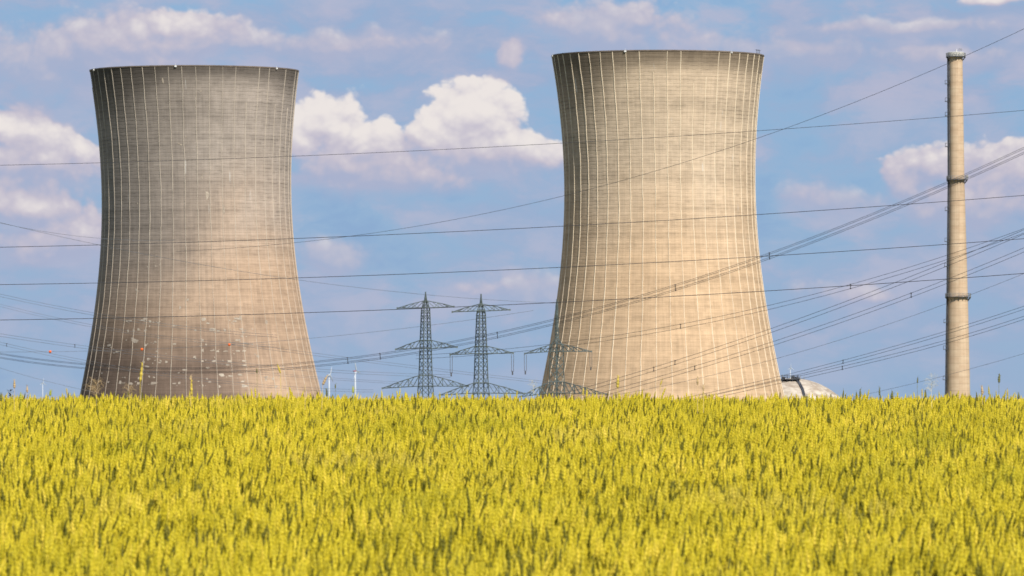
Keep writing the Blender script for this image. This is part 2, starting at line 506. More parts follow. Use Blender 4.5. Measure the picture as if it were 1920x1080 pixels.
def cooling_tower(tab, dist, phi0, label, mats, seed, patches=None, warn=()):
    """tab rows: photo row, left edge, right edge of the shell"""
    s = dist / F
    rows = np.array([[HOR - t[0], (t[2] - t[1]) / 2, (t[1] + t[2]) / 2 - 960] for t in tab]) * s   # z, r, cx
    rows = rows[::-1]
    # smooth the measured profile with a polynomial
    zc = rows[:, 0]
    pr = np.polyfit(zc, rows[:, 1], 4); pc = np.polyfit(zc, rows[:, 2], 2)
    ztop = zc[-1]
    R = lambda z: float(np.polyval(pr, z)); CX = lambda z: float(np.polyval(pc, z))
    cx0 = CX(GROUND)
    root = empty('cooling_tower', (cx0, dist, GROUND), label, 'cooling tower', 'cooling towers of the power station')
    H = ztop - GROUND
    rnd = random.Random(seed)
    verts = []; faces = []; fm = []; uv = []
    NZ, NA = 100, 192
    def pt(phi, h, off=0.0):
        z = GROUND + h
        r = R(z) + off
        return Vector((CX(z) - cx0 + r * math.sin(phi), -r * math.cos(phi), h))
    TH = .9
    # outer skin
    for i in range(NZ + 1):
        h = H * i / NZ
        for j in range(NA + 1):
            phi = -math.pi + 2 * math.pi * j / NA
            verts.append(pt(phi, h)); uv.append((phi * 38, h))
    n1 = NA + 1
    for i in range(NZ):
        for j in range(NA):
            a = i * n1 + j
            faces.append((a, a + 1, a + n1 + 1, a + n1)); fm.append(0)
    # inner skin
    b0 = len(verts)
    for i in range(0, NZ + 1, 5):
        h = H * i / NZ
        for j in range(NA + 1):
            phi = -math.pi + 2 * math.pi * j / NA
            verts.append(pt(phi, h, -TH)); uv.append((phi * 38, h))
    for i in range(NZ // 5):
        for j in range(NA):
            a = b0 + i * n1 + j
            faces.append((a, a + n1, a + n1 + 1, a + 1)); fm.append(0)
    # ribs: low pale strips, 48 of them
    for q in range(48):
        phi = phi0 + q * 2 * math.pi / 48
        phi = (phi + math.pi) % (2 * math.pi) - math.pi
        base = len(verts); n = 70
        w = 0.0; hw0 = rnd.uniform(.105, .135)
        h_end = H - .3 if rnd.random() < .8 else H * rnd.uniform(.9, .97)
        ph1, ph2 = rnd.uniform(0, 6), rnd.uniform(0, 6)
        for i in range(n + 1):
            h = h_end * i / n
            r = R(GROUND + h)
            w = .08 * math.sin(h * .21 + ph1) + .06 * math.sin(h * .53 + ph2) + rnd.uniform(-.05, .05)
            hw = hw0 * rnd.uniform(.8, 1.2)
            for dd, off in ((-hw, 0.0), (-hw * .8, .16), (hw * .8, .16), (hw, 0.0)):
                a = phi + (w + dd) / r
                verts.append(pt(a, h, off - .01)); uv.append((a * 38, h))
        for i in range(n):
            for c in range(3):
                a = base + i * 4 + c
                faces.append((a, a + 1, a + 5, a + 4)); fm.append(1)
    # repair patches of pale mortar
    nm = [mats[0], mats[1]]
    if patches:
        nm.append(patches[0])
        for (x, y, w, hgt) in patches[1]:
            z = (HOR - y) * s
            h = z - GROUND
            r = R(z)
            sn = ((x - 960) * s - CX(z)) / r
            if abs(sn) > .97: continue
            phi = math.asin(sn)
            base = len(verts)
            nn = 9
            verts.append(pt(phi, h, .07)); uv.append((phi * 38, h))
            for j in range(nn):
                a = 2 * math.pi * j / nn + .3
                ca, sa = math.cos(a), math.sin(a)
                q = max(abs(ca), abs(sa)); jit = rnd.uniform(.50, 1.12)
                du = ca / q ** .7 * w * s / 2 * jit; dv = sa / q ** .7 * hgt * s / 2 * jit
                aa = phi + du / (r * max(.3, math.cos(phi)))
                verts.append(pt(aa, h + dv, .07)); uv.append((aa * 38, h + dv))
            for j in range(nn):
                faces.append((base, base + 1 + j, base + 1 + (j + 1) % nn)); fm.append(2)
    link_mesh('shell', verts, faces, nm, root, True, fm, uv)
    # thickened rim
    ring = MB(); RT = R(ztop); cxt = CX(ztop) - cx0
    ring.lathe([(RT - 1.1, H - .25), (RT + .10, H - .25), (RT + .14, H - .15), (RT + .14, H + .22), (RT - 1.1, H + .22), (RT - 1.1, H - .25)], 192, cxt, 0)
    ro = ring.build('rim', M_RIM, root)
    for (x, big) in warn:
        sn = ((x - 960) * s - CX(ztop)) / RT
        phi = math.asin(max(-.999, min(.999, sn)))
        bx = cxt + (RT + .1) * math.sin(phi); by = -(RT + .1) * math.cos(phi)
        lm = MB(); lm.box((bx, by - .2, H - .2), (.75, .5, .55), -phi); lm.bar((bx, by, H), (bx, by, H + .7), .05)
        lm.build('warning_light', M_WHITE, root)
    if not patches:
        for i, x in enumerate((1416, 1419, 1422)):
            gn = MB()
            sn = ((x - 960) * s - CX(ztop)) / RT
            phi = math.asin(min(.98, sn))
            bx = cxt + RT * math.sin(phi); by = -RT * math.cos(phi)
            gn.bar((bx, by, H + .1), (bx, by, H + 1.6), .08)
            gn.bar((bx - .5, by, H + 1.4), (bx + .5, by, H + 1.4), .06)
            gn.build('antenna', M_DARKSTEEL, root)
    return root


M_RIM = simple_mat('sooty_concrete', (.15, .12, .10), .9, 0, .25, .4)
mp, kp, pp, op = new_mat('repair_mortar')
_tc = kp.n('ShaderNodeTexCoord')
kp.put(pp.inputs['Base Color'], kp.mix(kp.ss(kp.noise(_tc.outputs['Object'], .45, 5, .6), .3, .7), (.25, .205, .17), (.44, .38, .315)))
pp.inputs['Roughness'].default_value = .9

LEFT_TAB = [(133, 168, 559), (200, 178, 553), (300, 188.5, 545.5), (400, 191.7, 546.7), (457, 190.7, 550), (540, 182.7, 561),
            (597, 174, 570), (670, 164, 587), (742, 153, 603), (878, 124, 636)]
RIGHT_TAB = [(105, 1035, 1432), (180, 1045.7, 1425), (280, 1055, 1416.5), (380, 1058.3, 1415.3), (437, 1058, 1418), (503, 1050.5, 1427),
             (580, 1040.7, 1439), (653, 1029, 1453), (740, 1014, 1467), (878, 983, 1499)]
rp = random.Random(11)
PATCH = []
# rows and columns of repaired shuttering panels, as they sit low on the grey tower
for (x, y, w, h) in [(254, 603, 10, 4), (275, 603, 16, 4), (283, 600, 9, 5), (292, 605, 8, 5), (247, 604, 5, 5), (308, 608, 5, 4), (339, 613, 12, 3),
                     (391, 602, 9, 9), (398, 608, 7, 3), (454, 600, 18, 6), (449, 605, 10, 4), (261, 622, 5, 7), (270, 620, 4, 6), (283, 622, 6, 6), (250, 622, 3, 6),
                     (376, 621, 5, 5), (408, 620, 14, 6), (418, 623, 6, 4), (429, 621, 5, 6), (460, 619, 9, 5), (464, 625, 7, 5), (264, 641, 13, 8), (258, 636, 5, 4),
                     (301, 643, 6, 4), (283, 648, 5, 6), (309, 636, 4, 4), (337, 647, 7, 4), (389, 640, 6, 6), (397, 648, 4, 4), (461, 633, 9, 4), (456, 640, 11, 5), (466, 645, 5, 4),
                     (214, 649, 8, 5), (231, 661, 11, 3), (389, 659, 6, 7), (408, 659, 8, 3), (418, 660, 6, 5), (433, 660, 10, 3), (455, 660, 9, 4), (466, 660, 8, 3), (304, 660, 5, 3),
                     (290, 674, 9, 4), (281, 680, 6, 5), (310, 681, 7, 4), (324, 679, 5, 5), (376, 671, 6, 5), (389, 679, 6, 4), (411, 679, 10, 4), (440, 679, 10, 7), (437, 685, 7, 4),
                     (466, 678, 10, 4), (465, 686, 9, 3), (287, 688, 11, 4), (279, 694, 7, 3), (357, 694, 9, 3), (401, 691, 9, 3), (345, 700, 5, 3), (426, 704, 11, 6), (440, 706, 8, 4),
                     (459, 704, 9, 4), (246, 708, 4, 4), (273, 709, 5, 6), (237, 717, 7, 7), (256, 720, 9, 5), (272, 719, 7, 5), (301, 719, 13, 6), (300, 708, 7, 3), (291, 707, 4, 4),
                     (337, 720, 9, 3), (348, 719, 6, 6), (399, 712, 5, 4), (404, 717, 7, 3), (391, 724, 5, 5), (422, 725, 4, 5), (466, 724, 11, 7), (463, 716, 6, 3), (505, 606, 6, 10),
                     (481, 647, 4, 4), (490, 669, 5, 5), (507, 707, 6, 5), (518, 710, 6, 6), (524, 725, 5, 4), (506, 712, 4, 8), (190, 637, 4, 5), (199, 700, 4, 4), (212, 716, 5, 4),
                     (265, 546, 4, 6), (300, 502, 3, 5), (348, 579, 4, 7), (452, 508, 4, 3), (361, 565, 5, 5), (344, 276, 5, 3), (358, 263, 3, 4), (347, 278, 6, 3), (266, 386, 3, 4), (396, 372, 8, 20), (427, 395, 4, 22), (428, 401, 3, 14), (316, 160, 4, 14), (387, 338, 3, 12), (385, 180, 3, 4)]:
    PATCH.append((x + rp.uniform(-1, 1), y + rp.uniform(-.6, .6), w, h))
for _ in range(110):
    b_ = rp.choice(PATCH[:88])
    PATCH.append((b_[0] + rp.gauss(0, 9), b_[1] + rp.gauss(0, 4), rp.uniform(1.5, 4.0), rp.uniform(1.2, 3.0)))
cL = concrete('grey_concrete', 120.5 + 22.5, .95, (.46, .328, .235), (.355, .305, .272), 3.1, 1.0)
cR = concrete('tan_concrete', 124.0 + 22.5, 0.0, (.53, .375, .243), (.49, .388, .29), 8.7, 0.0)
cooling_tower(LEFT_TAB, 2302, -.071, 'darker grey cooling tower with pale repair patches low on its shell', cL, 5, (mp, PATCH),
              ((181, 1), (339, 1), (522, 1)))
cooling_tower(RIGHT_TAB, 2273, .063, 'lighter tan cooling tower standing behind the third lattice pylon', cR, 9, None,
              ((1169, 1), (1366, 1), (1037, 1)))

# ------------------------------------------------------------------ chimney
def chimney():
    D = 2240.0; s = D / F
    bx = (1796.5 - 960) * s
    zz = lambda y: (HOR - y) * s - GROUND
    root = empty('chimney', (bx, D, GROUND), 'tall slender concrete chimney with three platform rings', 'chimney')
    tab = [(100, 12.6), (335, 13.9), (555, 18.4), (650, 20.4), (742, 22.0), (880, 24.5)]
    off = lambda y: (np.interp(y, [100, 335, 555, 742, 880], [1792.8, 1794.8, 1796.5, 1797, 1797]) - 1796.5) * s
    m, k, p, o = new_mat('chimney_concrete')
    tc = k.n('ShaderNodeTexCoord')
    x, y, z = k.sep(tc.outputs['Object'])
    an = k.m('ARCTAN2', x, y)
    st = k.noise(k.xyz(k.m('MULTIPLY', an, 5), k.m('MULTIPLY', z, .03), 0), 1, 5, .6)
    hb = k.noise(k.xyz(k.m('MULTIPLY', an, .4), k.m('MULTIPLY', z, .35), 4), 1, 5, .7)
    fr = k.m('FRACT', k.m('DIVIDE', z, 2.4))
    jt = k.ss(k.m('ABSOLUTE', k.m('SUBTRACT', fr, .5)), 0, .10, .16, 0)
    val = k.m('ADD', k.m('ADD', .55, k.m('MULTIPLY', st, .5)), k.m('MULTIPLY', hb, .35))
    val = k.m('SUBTRACT', val, jt)
    # rusty wash below each ring
    wash = k.m('MULTIPLY', k.ss(st, .42, .56, 0, .28), k.m('MAXIMUM', k.ss(z, zz(395), zz(338), 0, 1), 0))
    w2 = k.m('LESS_THAN', z, zz(335))
    val = k.m('SUBTRACT', val, k.m('MULTIPLY', wash, w2))
    c = k.mix(k.ss(hb, .3, .7), (.47, .34, .232), (.50, .388, .275))
    k.put(p.inputs['Base Color'], k.mix(1.0, c, k.xyz(val, val, val), 'MULTIPLY'))
    p.inputs['Roughness'].default_value = .9
    mb = MB(); N = 40; prev = None
    ys = list(np.linspace(880, 100, 60))
    rr = lambda y_: float(np.interp(y_, [t[0] for t in tab], [t[1] for t in tab])) * s
    for i, y_ in enumerate(ys):
        for j in range(N):
            a = 2 * math.pi * j / N
            mb.v.append(Vector((off(y_) + rr(y_) * math.cos(a), rr(y_) * math.sin(a), zz(y_))))
    for i in range(len(ys) - 1):
        for j in range(N):
            a = i * N + j; b = i * N + (j + 1) % N
            mb.f.append((a, b, b + N, a + N))
    mb.build('shaft', m, root, True)
    def ring(y_, rout, height, name='platform', white=False):
        ox = off(y_); r0 = rr(y_); z0 = zz(y_)
        b = MB()
        b.lathe([(r0 - .1, z0 - .1), (rout, z0 - .1), (rout, z0 + .12), (r0 - .1, z0 + .12)], 32, ox, 0)
        for j in range(16):
            a = 2 * math.pi * j / 16
            b.bar((ox + r0 * math.cos(a), r0 * math.sin(a), z0 - 1.4), (ox + rout * math.cos(a), rout * math.sin(a), z0 - .1), .1)
        pl = b.build(name, M_DARKSTEEL, root)
        rl = MB(); nn = 20
        for lv in (.62, 1.25):
            rl.tube([(ox + (rout - .05) * math.cos(2 * math.pi * j / 32), (rout - .05) * math.sin(2 * math.pi * j / 32), z0 + lv) for j in range(33)], .07, 4, False)
        for j in range(nn):
            a = 2 * math.pi * j / nn
            rl.bar((ox + (rout - .05) * math.cos(a), (rout - .05) * math.sin(a), z0), (ox + (rout - .05) * math.cos(a), (rout - .05) * math.sin(a), z0 + 1.3), .07)
        rl.build('railing', M_GALV, pl)
    ring(337, 19.8 * s, 1.2)
    ring(557, 24.2 * s, 1.2)
    ring(106, 18.4 * s, 1.2)
    # white crown on the top platform
    cr = MB(); ox = off(100)
    cr.lathe([(rr(106), zz(106)), (15.6 * s, zz(105)), (15.6 * s, zz(98)), (14.0 * s, zz(97)), (11.0 * s, zz(97)), (11.0 * s, zz(112))], 40, ox, 0)
    cr.build('crown', M_CROWN, root, False)
    an_ = MB()
    an_.tube([(ox + .2, 0, zz(98)), (ox + .2, 0, zz(92))], .22, 6)
    an_.build('warning_light', M_WHITE, root)
    an_ = MB()
    for q in range(3):
        an_.bar((ox + 1.0 + q * .5, -.5, zz(98)), (ox + 1.0 + q * .5, -.5, zz(91)), .07)
    an_.bar((ox + .9, -.5, zz(91.3)), (ox + 2.2, -.5, zz(91.3)), .07)
    an_.build('antenna', M_GALV, root)
    # caged ladder up the left side with rest landings
    ld = MB()
    side = lambda y_: Vector((off(y_) - (rr(y_) + .42) * math.cos(.25), -(rr(y_) + .42) * math.sin(.25), zz(y_)))
    pts = [side(y_) for y_ in np.linspace(760, 107, 90)]
    for dx, dy in ((-.32, -.2), (.12, .22), (-.1, .35)):
        ld.tube([q + Vector((dx, dy, 0)) for q in pts], .13, 4, False)
    for i in range(0, len(pts) - 1):
        for f_ in (.0, .5):
            q = pts[i].lerp(pts[i + 1], f_)
            ld.bar(q + Vector((-.4, -.3, 0)), q + Vector((.3, .3, 0)), .10)
    lad = ld.build('ladder', M_DARKSTEEL, root)
    for y_ in (157, 190, 217, 275, 395, 453, 500, 605, 655, 712):
        q = side(y_); lb = MB()
        lb.box(q + Vector((-.5, -.2, 0)), (1.5, 1.5, .25))
        for ex in (-1.2, .2):
            lb.bar(q + Vector((ex, -.9, 0)), q + Vector((ex, -.9, 1.2)), .07)
        lb.bar(q + Vector((-1.2, -.9, 1.2)), q + Vector((.2, -.9, 1.2)), .07)
        lb.build('landing', M_DARKSTEEL, lad)
    fl = MB(); q = Vector((off(330) + rr(330) + .9, -.4, zz(331)))
    fl.box(q, (.8, .8, 1.2)); fl.build('warning_light', M_GALV, root)


M_CROWN = simple_mat('crown_paint', (.48, .47, .44), .6, 0, .25, 1.5)
chimney()

# ------------------------------------------------------------------ reactor dome behind the tan tower
def dome():
    D = 2460.0; s = D / F
    c = at(1484, 842, D)
    R = 133 * s
    root = empty('reactor_building', (c.x, D, GROUND), 'pale domed reactor building peeping out beside the tan tower', 'reactor building')
    m, k, p, o = new_mat('dome_plaster')
    tc = k.n('ShaderNodeTexCoord')
    n1 = k.noise(k.vm('MULTIPLY', tc.outputs['Object'], (.14, .14, .45)), 1, 6, .62, dist=.5)
    n2 = k.noise(tc.outputs['Object'], .5, 5, .6)
    cc = k.mix(k.ss(k.m('MULTIPLY_ADD', n2, .3, k.m('MULTIPLY', n1, .8)), .44, .66), (.31, .25, .195), (.52, .465, .39))
    k.put(p.inputs['Base Color'], cc); p.inputs['Roughness'].default_value = .85
    z0 = c.z - GROUND
    mb = MB(); prof = [(R, 0), (R, z0)]
    for i in range(1, 25):
        a = math.pi / 2 * i / 24
        prof.append((R * math.cos(a) + .01, z0 + R * math.sin(a)))
    mb.lathe(prof, 96)
    mb.build('dome_shell', m, root, True)
    # cable duct curving down the dome
    du = MB()
    for dx in (-.27, .27):
        pts = []
        for i in range(24):
            yy = 706 + i * 2.6
            hz = (842 - yy) * s
            xx = (np.interp(yy, [706, 718, 730, 742, 770], [1488, 1497, 1502, 1504.5, 1507]) - 1484) * s + dx
            ry = math.sqrt(max(.1, (R + .5) ** 2 - xx * xx - hz * hz)) if hz > 0 else R + .5
            pts.append((xx, -ry, z0 + hz))
        du.tube(pts, .21, 6)
    du.build('duct', M_DARKSTEEL, root)
    # service deck and plant on top
    dk = MB(); zt = z0 + R
    dk.box((-.6, -6, zt - .45), (7.2, 6, .18)); dk.box((-3.4, -7, zt + .1), (1.3, 1.5, .9)); dk.box((.2, -7.2, zt + .2), (1.2, 1.3, 1.0)); dk.box((2.0, -7.4, zt - .1), (1.7, 1.2, .8))
    for x in (-4, -2, 0, 2):
        dk.bar((x, -9, zt - 1.2), (x, -9, zt + 1.0), .10)
    dk.bar((-4.4, -9, zt + 1.0), (2.4, -9, zt + 1.0), .10); dk.bar((-4.4, -9, zt + .4), (2.4, -9, zt + .4), .08)
    dk.build('roof_deck', M_DARKSTEEL, root)
    for x, h in ((-3.6, 1.9), (4.6, 1.2), (3.2, 1.6)):
        ms = MB()
        ms.tube([(x, -6, zt - .6), (x, -6, zt + h - .5)], [.13, .08], 6)
        ms.build('mast', M_GALV, root)


dome()

# ------------------------------------------------------------------ lattice pylons
def pylon(px, dist, peak, arms, widths, label, yaw=0.0, turn=.35, ins=(), leg=.165, brace=.088):
    """arms: (row of bottom chord at mast, row of upper chord at mast, left tip x, left tip row, right tip x, right tip row)"""
    s = dist / F
    zz = lambda y: (HOR - y) * s - GROUND
    root = empty('lattice_pylon', ((px - 960) * s, dist, GROUND), label, 'pylon', 'lattice pylons between the cooling towers')
    root.rotation_euler.z = yaw
    W = lambda y: float(np.interp(y, [w[0] for w in widths], [w[1] for w in widths])) * s
    mb = MB()
    yb = HOR - GROUND / s
    levels = [yb]
    y = yb
    while True:
        step = max(6.0, 2 * W(y) / s * .62)
        y -= step
        if y <= widths[0][0] + 3: break
        levels.append(y)
    levels.append(widths[0][0])
    ca, sa = math.cos(turn) * 1.08, math.sin(turn) * 1.08
    cor = lambda y, q: Vector(((ca, sa, -ca, -sa)[q] * W(y), (-sa, ca, sa, -ca)[q] * W(y), zz(y)))
    for a, b in zip(levels[:-1], levels[1:]):
        for q in range(4):
            mb.bar(cor(a, q), cor(b, q), leg)
            n = (q + 1) % 4
            mb.bar(cor(a, q), cor(b, n), brace); mb.bar(cor(a, n), cor(b, q), brace)
    # peak
    for q in range(4):
        mb.bar(cor(widths[0][0], q), Vector((0, 0, zz(peak))), leg * .8)
    mb.bar((0, 0, zz(widths[0][0])), (0, 0, zz(peak - 1)), leg * 1.3)
    mb.build('mast', M_STEEL, root)
    for (yb_, yt_, lx, ly, rx, ry) in arms:
        ab = MB()
        wb, wt = W(yb_), W(yt_)
        for tx, ty in ((lx, ly), (rx, ry)):
            tip = Vector(((tx - px) * s, 0, zz(ty))); sg = 1 if tip.x > 0 else -1
            nseg = max(5, int(abs(tip.x) / 1.9))
            for sy in (-1, 1):
                b0 = Vector((sg * wb, sy * wb, zz(yb_))); t0 = Vector((sg * wt, sy * wt, zz(yt_)))
                ab.bar(b0, tip, leg * .8); 
                mid = t0.lerp(tip, .55); mid.z += .16
                ab.tube([t0, mid, tip], leg * .75, 4)
                for i in range(nseg):
                    f0, f1 = i / nseg, (i + 1) / nseg
                    p0 = b0.lerp(tip, f0); q0 = t0.lerp(tip, f0); p1 = b0.lerp(tip, f1); q1 = t0.lerp(tip, f1)
                    ab.bar(p0, q1 if i % 2 else q0, brace); ab.bar(q0, p1, brace)
            b1 = Vector((sg * wb, -wb, zz(yb_))); b2 = Vector((sg * wb, wb, zz(yb_)))
            for i in range(nseg):
                f0, f1 = i / nseg, (i + 1) / nseg
                ab.bar(b1.lerp(tip, f0), b2.lerp(tip, f1), brace)
            ab.box(tip, (.5, .4, .6))
        for sy in (-1, 1):
            ab.bar((-wb, sy * wb, zz(yb_)), (wb, sy * wb, zz(yb_)), leg)
            ab.bar((-wt, sy * wt, zz(yt_)), (wt, sy * wt, zz(yt_)), leg)
        ab.build('cross_arm', M_STEEL, root)
    for (x, y0, y1) in ins:
        ib = MB(); X = (x - px) * s
        ib.tube([(X - .35, 0, zz(y0)), (X - .3, 0, zz(y1 - 6))], .085, 5)
        ib.tube([(X + .35, 0, zz(y0)), (X + .3, 0, zz(y1 - 6))], .085, 5)
        L = zz(y0) - zz(y1)
        pr = []
        for i in range(8):
            z = zz(y1) + L * .18 * i / 7
            pr.append((.30 if i % 2 else .14, z))
        ib.lathe(pr, 8, X, 0)
        ib.build('insulator', M_GLASS_INS, root)
    return root


pylon(798, 2060, 548, [(577, 564, 745, 578, 851, 575), (653, 638, 742, 655, 857, 651), (724, 704, 717, 728, 878, 724)],
      [(563, 2.2), (577, 7.6), (640, 10.2), (705, 12.2), (742, 15.0), (880, 24)],
      'leftmost lattice pylon, with three full cross arms and no hanging insulators')
pylon(902, 1990, 552, [(583, 570, 848, 585, 956, 581), (663, 649, 844, 665, 962, 662), (737, 718, 824, 741, 984, 738)],
      [(570, 2.2), (583, 7.8), (650, 10.6), (718, 13.0), (742, 15.6), (880, 24)],
      'middle lattice pylon of three, just right of the first, insulators below its middle arm', ins=((846, 667, 706), (961, 664, 703)))
pylon(1044, 2090, 562, [(659, 645, 984, 663, 1109, 659), (737, 716, 975, 744, 1137, 739)],
      [(572, 1.5), (640, 3.0), (648, 11.5), (715, 12.6), (742, 14.4), (880, 23)],
      'rightmost lattice pylon, thin topped, standing against the tan cooling tower', yaw=.05, ins=((985, 665, 702), (1108, 661, 694)), leg=.15, brace=.09, turn=.12)

# ------------------------------------------------------------------ power lines
def wire_pts(ctrl, d0, d1, x0, x1, n=110, dy=0.0, deg=2):
    """a sagging conductor: straight in plan from x0 (at distance d0) to x1 (at distance d1), its height a smooth curve through the sights"""
    A = at(x0, 700, d0); B = at(x1, 700, d1)
    ts, zs = [], []
    for (x, y) in ctrl:
        # ray in plan: X = (x-960)/F * Y (vertical image tilt is negligible in plan)
        k = (at(x, y, 1.0).x)
        den = (B.x - A.x) - k * (B.y - A.y)
        t = (k * A.y - A.x) / den
        ts.append(t); zs.append(at(x, y + dy, A.y + t * (B.y - A.y)).z)
    co = np.polyfit(ts, zs, min(deg, len(ts) - 1))
    out = []
    for i in range(n + 1):
        t = i / n
        out.append(Vector((A.x + t * (B.x - A.x), A.y + t * (B.y - A.y), float(np.polyval(co, t)))))
    return out


def wire(ctrl, d0, d1, x0, x1, r, label, mat=None, group='overhead power lines', deg=2, cat='power line'):
    pts = wire_pts(ctrl, d0, d1, x0, x1, deg=deg)
    b = pts[0].copy()
    o = MB().tube([p - b for p in pts], r, 5).build('power_line', mat or M_WIRE, None, True)
    o.location = b
    tag(o, label, cat, group)
    return pts


def bundle(ctrl, d0, d1, x0, x1, r, gap, label, spacers=(), mat=None, deg=2, n_w=2, slant=.0):
    pts = wire_pts(ctrl, d0, d1, x0, x1, deg=deg)
    b = pts[0].copy()
    root = empty('conductor_bundle', b, label, 'power line', 'overhead power lines')
    offs = [Vector((0, 0, 0)), Vector((slant, 0, -gap))]
    if n_w == 4:
        offs = [Vector((0, 0, 0)), Vector((.1, 1.0, -gap * .28)), Vector((slant, 0, -gap)), Vector((.1, 1.0, -gap * 1.28))]
    for of in offs:
        MB().tube([p - b + of for p in pts], r, 5).build('wire', mat or M_WIRE, root, True)
    for x in spacers:
        k = (x - 960) / F
        q = min(pts, key=lambda p: abs(p.x / p.y - k)) - b
        sb = MB()
        sb.bar(q, q + offs[-1], r * 1.7); sb.box(q, (r * 7, r * 5, r * 5)); sb.box(q + offs[-1], (r * 7, r * 5, r * 5))
        sb.build('spacer', M_WIRE, root)
    return pts


X0, X1 = -900, 2800
wire([(0, 310), (188, 305), (545, 293), (1050, 269), (1420, 245), (1920, 207)], 640, 600, X0, X1, .021,
     'topmost power line, thin, crossing the upper half of both towers')
wire([(0, 463), (540, 449), (1057, 424), (1420, 401), (1920, 367)], 610, 570, X0, X1, .026,
     'dark power line crossing both towers just below their narrow waists')
wire([(0, 533), (185, 531), (555, 522), (1050, 501), (1427, 480), (1920, 448)], 585, 545, X0, X1, .026,
     'dark power line next below the one across the waists of the towers')
wire([(0, 600), (170, 597), (700, 582), (860, 576), (1045, 567), (1430, 545), (1920, 513)], 560, 520, X0, X1, .026,
     'lowest dark power line running full width past the tips of the pylons')
wire([(1920, 52), (1785, 118), (1630, 183), (1470, 240), (1330, 288), (1057, 368), (900, 402), (690, 439), (550, 455)], 1450, 900, 330, X1, .036,
     'thin power line climbing steeply past the top of the chimney', M_WIRE, deg=3)
bundle([(1920, 276), (1780, 340), (1420, 481), (1267, 533), (1037, 599), (916, 628), (836, 641), (700, 665), (588, 678), (463, 687), (163, 681), (0, 663)],
       1700, 1150, -700, X1, .042, .95, 'bundled conductors passing the chimney at its upper platform ring', (931, 1265, 1440, 654, 699), n_w=4, deg=3)
bundle([(1000, 649), (1267, 610), (1437, 573), (1587, 537), (1680, 506), (1774, 478), (1831, 464), (1920, 427)], 1650, 1200, 780, X1, .045, .95,
       'twin conductors crossing the tan tower from beside the rightmost pylon arm', (1276, 1587), deg=3)
bundle([(1133, 717), (1227, 687), (1447, 617), (1600, 560), (1680, 528), (1774, 492), (1920, 431)], 1500, 1100, 1000, X1, .045, .85,
       'upper of two parallel twin conductors rising from the foot of the tan tower', (1227, 1268), deg=3)
bundle([(1133, 735), (1307, 685), (1450, 640), (1600, 590), (1680, 560), (1774, 525), (1812, 508), (1920, 465)], 1450, 1050, 1000, X1, .042, .8,
       'lower of two parallel twin conductors rising from the foot of the tan tower', (1308, 1712), deg=3)
wire([(1310, 709), (1460, 672), (1600, 628), (1680, 604), (1774, 569), (1822, 552), (1920, 513)], 1900, 1500, 1150, X1, .045,
     'faint single line meeting the chimney at its lowest platform ring', M_WIRE_PALE)
bundle([(1330, 736), (1463, 706), (1494, 697), (1587, 674), (1620, 665), (1680, 648), (1774, 621), (1920, 574)], 1500, 1150, 1180, X1, .042, .65,
       'upper twin conductors low on the right, passing over the white dome', (1587,), deg=3)
bundle([(1330, 743), (1500, 704.5), (1575, 687.6), (1620, 678), (1680, 663), (1774, 637), (1920, 593)], 1480, 1130, 1180, X1, .042, .65,
       'lower twin conductors low on the right, just above the white dome', (1576,), deg=3)
wire([(1700, 722), (1818, 692), (1920, 663)], 2150, 1900, 1500, X1, .05, 'barely visible line low in the sky right of the chimney foot', M_WIRE_PALE)
# the faint lines on the far left
wire([(0, 419), (90, 438), (185, 457), (300, 482), (450, 508), (560, 526), (700, 543), (800, 553), (980, 565)], 1750, 2050, -900, 1044, .05,
     'faint line sloping down from the left edge behind the grey tower to the pylon tops', M_WIRE_PALE)
wire([(0, 418), (95, 436), (190, 447)], 1800, 2000, -900, 330, .045, 'faint line ending at the left edge of the grey tower, near its waist', M_WIRE_PALE)
M_pts = wire([(0, 661), (94, 659), (266, 654), (430, 645), (700, 625), (789, 614), (873, 598)], 1900, 1850, -900, 1000, .045,
             'faint line carrying orange marker balls across the foot of the grey tower', M_WIRE_PALE)
bundle([(0, 551), (41, 560), (102, 574), (177, 586), (400, 618)], 1800, 2000, -900, 520, .045, .75,
       'uppermost faint twin conductors left of the grey tower foot', mat=M_WIRE_PALE)
bundle([(0, 570), (70, 588), (143, 603), (173, 609), (400, 640)], 1850, 2050, -900, 520, .04, .7,
       'very faint twin conductors second from the top beside the grey tower foot', mat=M_WIRE_PALE)
bundle([(0, 625), (41, 631), (102, 642), (166, 651), (590, 690), (787, 702)], 1750, 2000, -900, 845, .045, .75,
       'faint twin conductors third from the top beside the grey tower foot', (140,), mat=M_WIRE_PALE)
bundle([(0, 641), (61, 656), (163, 676), (400, 712), (560, 726)], 1700, 1950, -900, 700, .04, .7,
       'faint twin conductors beneath the leftmost orange marker ball', (10,), mat=M_WIRE_PALE)
bundle([(590, 664), (660, 668), (787, 688), (878, 699), (1000, 712)], 1800, 2000, 430, 1100, .04, .7,
       'faint twin conductors sagging behind the leftmost pylon', mat=M_WIRE_PALE)
wire([(0, 690), (117, 722), (200, 740)], 1900, 2000, -800, 330, .045, 'faint single line low at the far left, above the wind turbine', M_WIRE_PALE)
bundle([(560, 703), (640, 712), (740, 714), (860, 722)], 2150, 2150, 430, 950, .04, .6,
       'faint twin conductors behind the two wind turbines', mat=M_WIRE_PALE)

